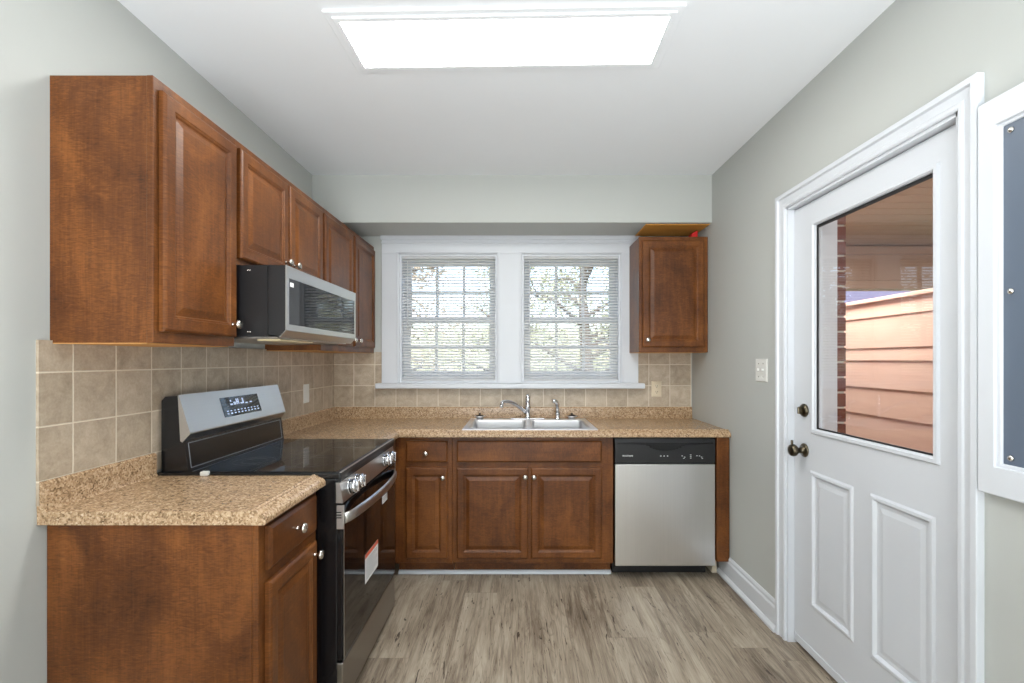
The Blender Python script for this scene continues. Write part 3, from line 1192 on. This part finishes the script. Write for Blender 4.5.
# bowed handle
hd = MB()
pts = []
for k in range(25):
    t_ = k / 24
    pts.append((LX(-.636) + .046 * math.sin(math.pi * t_) ** .75 if 0 < t_ < 1 else LX(-.640),   .012 + (RW - .036) * t_, .752 + .012 * math.sin(math.pi * t_)))
hd.tube(pts, .015, 12, .55, 1.35)
named(hd.build('handle', M['steel_y'], odo), 'bowed stainless oven handle')
# sticker and tag on the glass
st = MB()
sy0, sy1, sz0, sz1 = 1.987 - 1.737, 2.167 - 1.737, .397, .518
xg = LX(-.6395)
st.box(xg, xg + .0006, sy0, sy1, sz0, sz1)
st.mi = 1
st.box(xg + .0006, xg + .0008, sy0, sy1, sz1 - .018, sz1)
st.mi = 2
for k in range(9):
    z = sz1 - .030 - k * .0095
    st.box(xg + .0006, xg + .0008, sy0 + .012, sy1 - .012 - (.05 if k % 3 == 2 else 0), z - .0015, z + .0015)
named(st.build('warning_sticker', [M['lettering'], M['label_orange'], M['greymark']], odo), 'white sticker with an orange top band')
bd = MB()
bd.box(xg, xg + .0008, .500, .585, .655, .690)
bd.mi = 1
for k in range(3):
    bd.box(xg + .0008, xg + .001, .510, .575, .663 + k * .008, .665 + k * .008)
named(bd.build('small_white_mark', [M['lettering'], M['greymark']], odo), 'small white sticker below the handle')
# storage drawer
dr = MB()
dr.box(LX(-.668), LX(-.6420), .003, RW - .003, .062, .224, .004)
dr.build('storage_drawer', M['steel_floor_reflect'], rg)
# backguard
bgm = MB()
bgm.prism([(.014, .918), (.120, .918), (.105, 1.040), (.096, 1.060), (.083, 1.203), (.036, 1.200), (.022, 1.185), (.022, .918)], 'y', .016, RW)
bgo = bgm.build('backguard', M['black'], rg)
bp = MB()
bp.prism([(.083, 1.204), (.0865, 1.2065), (.1285, 1.067), (.1285, 1.062), (.100, 1.031), (.092, 1.036)], 'y', .015, RW - .002)
bpo = bp.build('control_panel', M['steel_y'], bgo)
lb = MB()     # thin outline on the lower black guard
n_ = Vector((.122, 0, .015)).normalized()


def guard_x(z):
    return .120 + (.105 - .120) * (z - .918) / (1.040 - .918)


for z in (.934, 1.026):
    lb.box(guard_x(z) - .002, guard_x(z) + .0012, .036, RW - .020, z - .0015, z + .0015)
for y in (.036, RW - .020):
    lb.prism([(guard_x(.934) - .002, .934), (guard_x(.934) + .0012, .934), (guard_x(1.026) + .0012, 1.026), (guard_x(1.026) - .002, 1.026)], 'y', y - .0015, y + .0015)
lb.build('outline', M['greymark'], bgo)
# display
ds = MB()


def panel_x(z):
    return .0865 + (.1285 - .0865) * (1.2065 - z) / (1.2065 - 1.067)


def slanted(mb, y0, y1, z0, z1, o0, o1):
    mb.prism([(panel_x(z0) + o0, z0), (panel_x(z0) + o1, z0), (panel_x(z1) + o1, z1), (panel_x(z1) + o0, z1)], 'y', y0, y1)


dy0, dy1, dz0, dz1 = .238, .520, 1.096, 1.176
slanted(ds, dy0, dy1, dz0, dz1, -.001, .0012)
dso = ds.build('display', M['glassblack'], bpo)
dm = MB()
rr = random.Random(3)
for k in range(10):
    y = dy0 + .022 + k * .0255
    slanted(dm, y, y + .012, dz0 + .010, dz0 + .015, .0012, .0016)
    slanted(dm, y, y + .012, dz0 + .021, dz0 + .025, .0012, .0016)
for k, (a, b, c, d) in enumerate(((.060, .078, .046, .052), (.084, .100, .046, .058), (.105, .112, .046, .070), (.118, .124, .046, .070), (.105, .124, .054, .060), (.134, .160, .046, .052), (.150, .160, .052, .070), (.170, .188, .044, .050), (.205, .222, .046, .051), (.062, .072, .060, .068))):
    slanted(dm, dy0 + a, dy0 + b, dz0 + c, dz0 + d, .0012, .0016)
named(dm.build('display_marks', M['digits'], dso), 'pale blue lit marks on the display')
tag(rg, 'black and stainless steel electric range with glass cooktop', 'range')

# ------------------------------------------------------------------ microwave
mw = empty('over_range_microwave', (XL, 1.757, 1.405))
MW = .748
Z = lambda z: z - 1.405
m = MB()
m.prism([(.0095, Z(1.422)), (LX(-.940), Z(1.422)), (LX(-.926), Z(1.428)), (LX(-.926), Z(1.687)), (.0095, Z(1.687))], 'y', 0, MW)
mbo = m.build('body', M['black_matt'], mw)
for x in (LX(-1.000), LX(-.992)):
    for z in (1.668, 1.440):
        MB().lathe([(0, 0), (.0035, 0), (.003, .0015), (0, .002)], (x, 0, Z(z)), (0, -1, 0), 10).build('screw', M['nickel'], mbo)
m = MB()
m.prism([(LX(-.924), Z(1.430)), (LX(-.880), Z(1.424)), (LX(-.861), Z(1.446)), (LX(-.861), Z(1.687)), (LX(-.924), Z(1.687))], 'y', .0, MW)
mdo = m.build('door', M['black_matt'], mw)
m = MB()
ga, gb = 1.777 - 1.757, 2.4925 - 1.757
m.plate([0, ga, gb, MW], [Z(1.446), Z(1.469), Z(1.642), Z(1.687)], lambda i, j: not (i == 1 and j == 1), 'x', LX(-.861), LX(-.856))
m.prism([(LX(-.861), Z(1.4465)), (LX(-.856), Z(1.446)), (LX(-.882), Z(1.420)), (LX(-.886), Z(1.424))], 'y', 0, MW)
named(m.build('door_frame', M['steel_y'], mdo, .0008, 1), 'stainless steel door frame')
m = MB()
m.box(LX(-.861), LX(-.8585), ga, gb, Z(1.469), Z(1.642))
named(m.build('door_glass', M['glassblack'], mdo), 'dark mirror like door glass')
m = MB()
m.box(LX(-.8585), LX(-.8578), ga + .012, ga + .040, Z(1.612), Z(1.628))
m.build('small_white_mark', M['lettering'], mdo)  # small white rectangle near the top corner of the glass
m = MB()
m.prism([(LX(-1.24), Z(1.412)), (LX(-.90), Z(1.418)), (LX(-.90), Z(1.4225)), (LX(-1.24), Z(1.4225))], 'y', .02, MW - .02)
m.build('underside_pan', M['steel_y'], mw)
m = MB()
m.box(LX(-1.02), LX(-.93), .10, .40, Z(1.411), Z(1.417), .002)
named(m.build('lamp_lens', M['cream'], mw), 'cream lamp lens underneath')
tag(mw, 'low profile black and stainless microwave mounted above the range', 'microwave')

# ------------------------------------------------------------------ dishwasher
dwm = empty('dishwasher', (.5745, 2.830, 0))
DW = .604
m = MB()
m.box(.004, DW - .004, .022, .57, .112, .868)
m.box(.004, DW - .05, .113, .57, .03, .112)
m.build('body', M['black_matt'], dwm)
m = MB()
m.box(.004, DW - .002, 0, .022, .106, .714, .005, 3)
named(m.build('door', M['steel_z'], dwm), 'brushed stainless door')
m = MB()
m.box(.003, DW - .003, -.004, .022, .717, .846, .004)
m.prism([(.0, .846), (.022, .846), (.022, .867), (.006, .867)], 'x', .003, DW - .003)
cpo = m.build('control_panel', M['black_matt'], dwm)
# pocket handle: a scooped lip in the middle of the panel, running to thin shoulders
m = MB()
for k in range(30):
    u0, u1 = k / 30, (k + 1) / 30

    def lowz(u):
        e = abs(u - .5) * 2
        return .838 - .030 * max(0, 1 - (e / .36) ** 2) ** .5 - .012 * (1 - e)
    x0, x1 = .02 + (DW - .04) * u0, .02 + (DW - .04) * u1
    z = (lowz(u0) + lowz(u1)) / 2
    m.box(x0, x1, -.0085, -.004, z, .842)
m.build('pocket_handle', M['black'], cpo)
m = MB()
m.box(.235, .375, -.0095, -.0085, .822, .836, .0004)
m.build('handle_recess', M['black'], cpo)
m = MB()
m.text('FRIGIDAIRE', .0125, Matrix.Translation((.078, -.0046, .764)) @ Matrix.Rotation(R(90), 4, 'X'))
for x in (.275, .295, .315):
    m.box(x - .004, x + .004, -.0046, -.0038, .761, .766)
for x, z in ((.402, .764), (.417, .757), (.412, .750), (.453, .770), (.453, .760), (.453, .751), (.490, .765), (.505, .764), (.518, .757), (.522, .749)):
    m.box(x - .004, x + .004, -.0046, -.0038, z - .0018, z + .0018)
m.build('lettering', M['lettering'], cpo)
m = MB()
m.box(.004, DW - .022, .098, .113, .026, .112, .002)
for x in (.022, DW - .056):
    m.lathe([(.006, 0), (.004, .002), (0, .003)], (x, .098, .060), (0, -1, 0), 10)
m.build('toe_panel', M['black_matt'], dwm)
for x in (.05, DW - .08):
    for y in (.18, .5):
        MB().cyl((x, y, FZ), (x, y, .032), .016).build('foot', M['black_matt'], dwm)
tag(dwm, 'stainless steel dishwasher with a black control panel right of the sink cabinet', 'dishwasher')

# ------------------------------------------------------------------ outside
struct(MB().box(-30, 30, YB + T + .05, 45, -.5, -.42).build('yard_ground', M['grass']), 'pale grass yard behind the house')
struct(MB().box(XR + T, 6, -3.0, YB + T, -.3, -.08).build('porch_floor', M['concrete']), 'concrete porch floor outside the door')


def brick_face(y0, y1, label):
    """Courses stand proud of recessed mortar; the wall is one continuous surface."""
    m = MB()
    m.mi = 1
    m.box(XR + T + .03, 1.538, y0 + .004, y1 - .004, -.1, 2.62)
    m.mi = 0
    z, k = -.1, 0
    while z < 2.6:
        y = y0 - (.105 if k % 2 else 0)
        while y < y1 - .02:
            a, b = max(y0, y), min(y1, y + .200)
            if b - a > .02:
                m.box(XR + T + .03, 1.545, a, b, z, z + .062, .002, 1)
            y += .210
        z += .0715
        k += 1
    struct(m.build('brick_wall', [M['brick'], M['mortar']]), label)


brick_face(2.237, 4.6, 'red brick edge just outside the door')
brick_face(-2.6, 1.352, 'red brick outer wall on the near side of the door')
sd = MB()
SXW = 2.30
laps = [1.71, 1.61, 1.412, 1.332, 1.155, .978, .80, .622, .444, .266, .088, -.09]
for z1, z0 in zip(laps, laps[1:]):
    sd.prism([(SXW, z1), (SXW - .003, z1), (SXW - .012, z0), (SXW, z0)], 'y', 1.2, 4.1)
sd.box(SXW, SXW + .10, 1.2, 4.1, -.1, 1.71)
sd.box(SXW - .03, SXW + .12, 1.2, 4.1, 1.705, 1.73, .004)
struct(sd.build('siding_wall', M['siding']), 'salmon lap siding half wall across the porch')
pc = MB()
for k in range(50):
    y = -2.3 + k * .13
    pc.box(1.545, 5.2, y, y + .124, 2.34, 2.36, .003)
struct(pc.build('porch_ceiling', M['porch']), 'tan boarded porch ceiling')
ph = MB()
ph.box(1.55, 5.2, 4.18, 4.30, 1.955, 2.36, .01)
ph.box(1.55, 5.2, 4.15, 4.18, 1.955, 2.03, .006)
ph.box(1.55, 5.2, 4.15, 4.18, 2.26, 2.33, .006)
struct(ph.build('porch_header', M['porch']), 'tan beam at the end of the porch')

nh = empty('neighbour_house', (8.5, 12.5, -.4))
MB().box(-2.6, 2.6, -2, 2, 0, 2.0).build('wall', M['siding'], nh)
m = MB()
m.prism([(-2.5, 1.95), (2.5, 1.95), (0, 4.2)], 'x', -3, 3)
m.build('roof', M['lavender'], nh)
tag(nh, 'lavender grey roofed house seen through the door glass', 'house')


def make_tree(loc, h, spread, seed, mat, label):
    rr = random.Random(seed)
    root = empty('yard_tree', loc)
    t = MB()
    t.tube([(0, 0, 0), (.05, .02, h * .3), (-.04, .05, h * .6), (.02, 0, h)], [.14, .12, .08, .02], 8)
    tips = []
    for k in range(16):
        z = h * (.22 + .7 * k / 16)
        a = rr.uniform(0, 6.28)
        L = spread * rr.uniform(.6, 1.0) * (1.05 - .5 * z / h)
        p = Vector((0, 0, z))
        e = p + Vector((math.cos(a) * L, math.sin(a) * L, L * rr.uniform(.15, .6)))
        mid_ = (p + e) / 2 + Vector((rr.uniform(-.1, .1), rr.uniform(-.1, .1), .12))
        t.tube([p, mid_, e], [.045, .03, .008], 6)
        tips += [mid_, e]
        for q in range(3):
            s_ = p.lerp(e, rr.uniform(.35, .95))
            e2 = s_ + Vector((rr.uniform(-.5, .5), rr.uniform(-.5, .5), rr.uniform(-.1, .5))) * spread * .55
            t.tube([s_, e2], [.016, .004], 5)
            tips += [e2, s_.lerp(e2, .6)]
    t.build('trunk', M['bark'], root)
    f = MB()
    for tp in tips:
        for q in range(34):
            c = tp + Vector((rr.gauss(0, .2), rr.gauss(0, .2), rr.gauss(0, .18)))
            s_ = rr.uniform(.03, .065)
            u = Vector((rr.gauss(0, 1), rr.gauss(0, 1), rr.gauss(0, 1))).normalized()
            v = u.cross(Vector((rr.gauss(0, 1), rr.gauss(0, 1), rr.gauss(0, 1)))).normalized()
            f._mark([f.bm.faces.new([f.bm.verts.new(c + u * s_), f.bm.verts.new(c + v * s_ * .5), f.bm.verts.new(c - u * s_), f.bm.verts.new(c - v * s_ * .5)])])
    f.build('foliage', mat, root)
    tag(root, label, 'tree', 'trees in the back yard')


make_tree((-2.6, 8.5, -.42), 4.6, 1.7, 1, M['leaf_tan'], 'leafy tan tree seen through the left side of the left window')
make_tree((-.6, 13.0, -.42), 5.2, 1.8, 2, M['leaf'], 'olive tree seen through the right side of the left window')
make_tree((1.2, 8.5, -.42), 4.8, 1.7, 3, M['leaf'], 'olive tree seen through the right window')
make_tree((3.6, 13.5, -.42), 5.0, 1.9, 4, M['leaf_tan'], 'tan tree standing farthest right behind the right window')
hg = MB()
for k in range(60):
    hg.lathe([(0, 0), (.55, .15), (.68, 1.0), (.5, 2.2), (.2, 2.75), (0, 2.9)], (-11 + k * .25 + random.uniform(-.1, .1), 17 + random.uniform(-.4, .4), -.42), (0, 0, 1), 7)
o = hg.build('hedge', M['leaf'])
o['kind'] = 'stuff'
tag(o, 'low olive hedge at the far end of the yard', 'hedge')
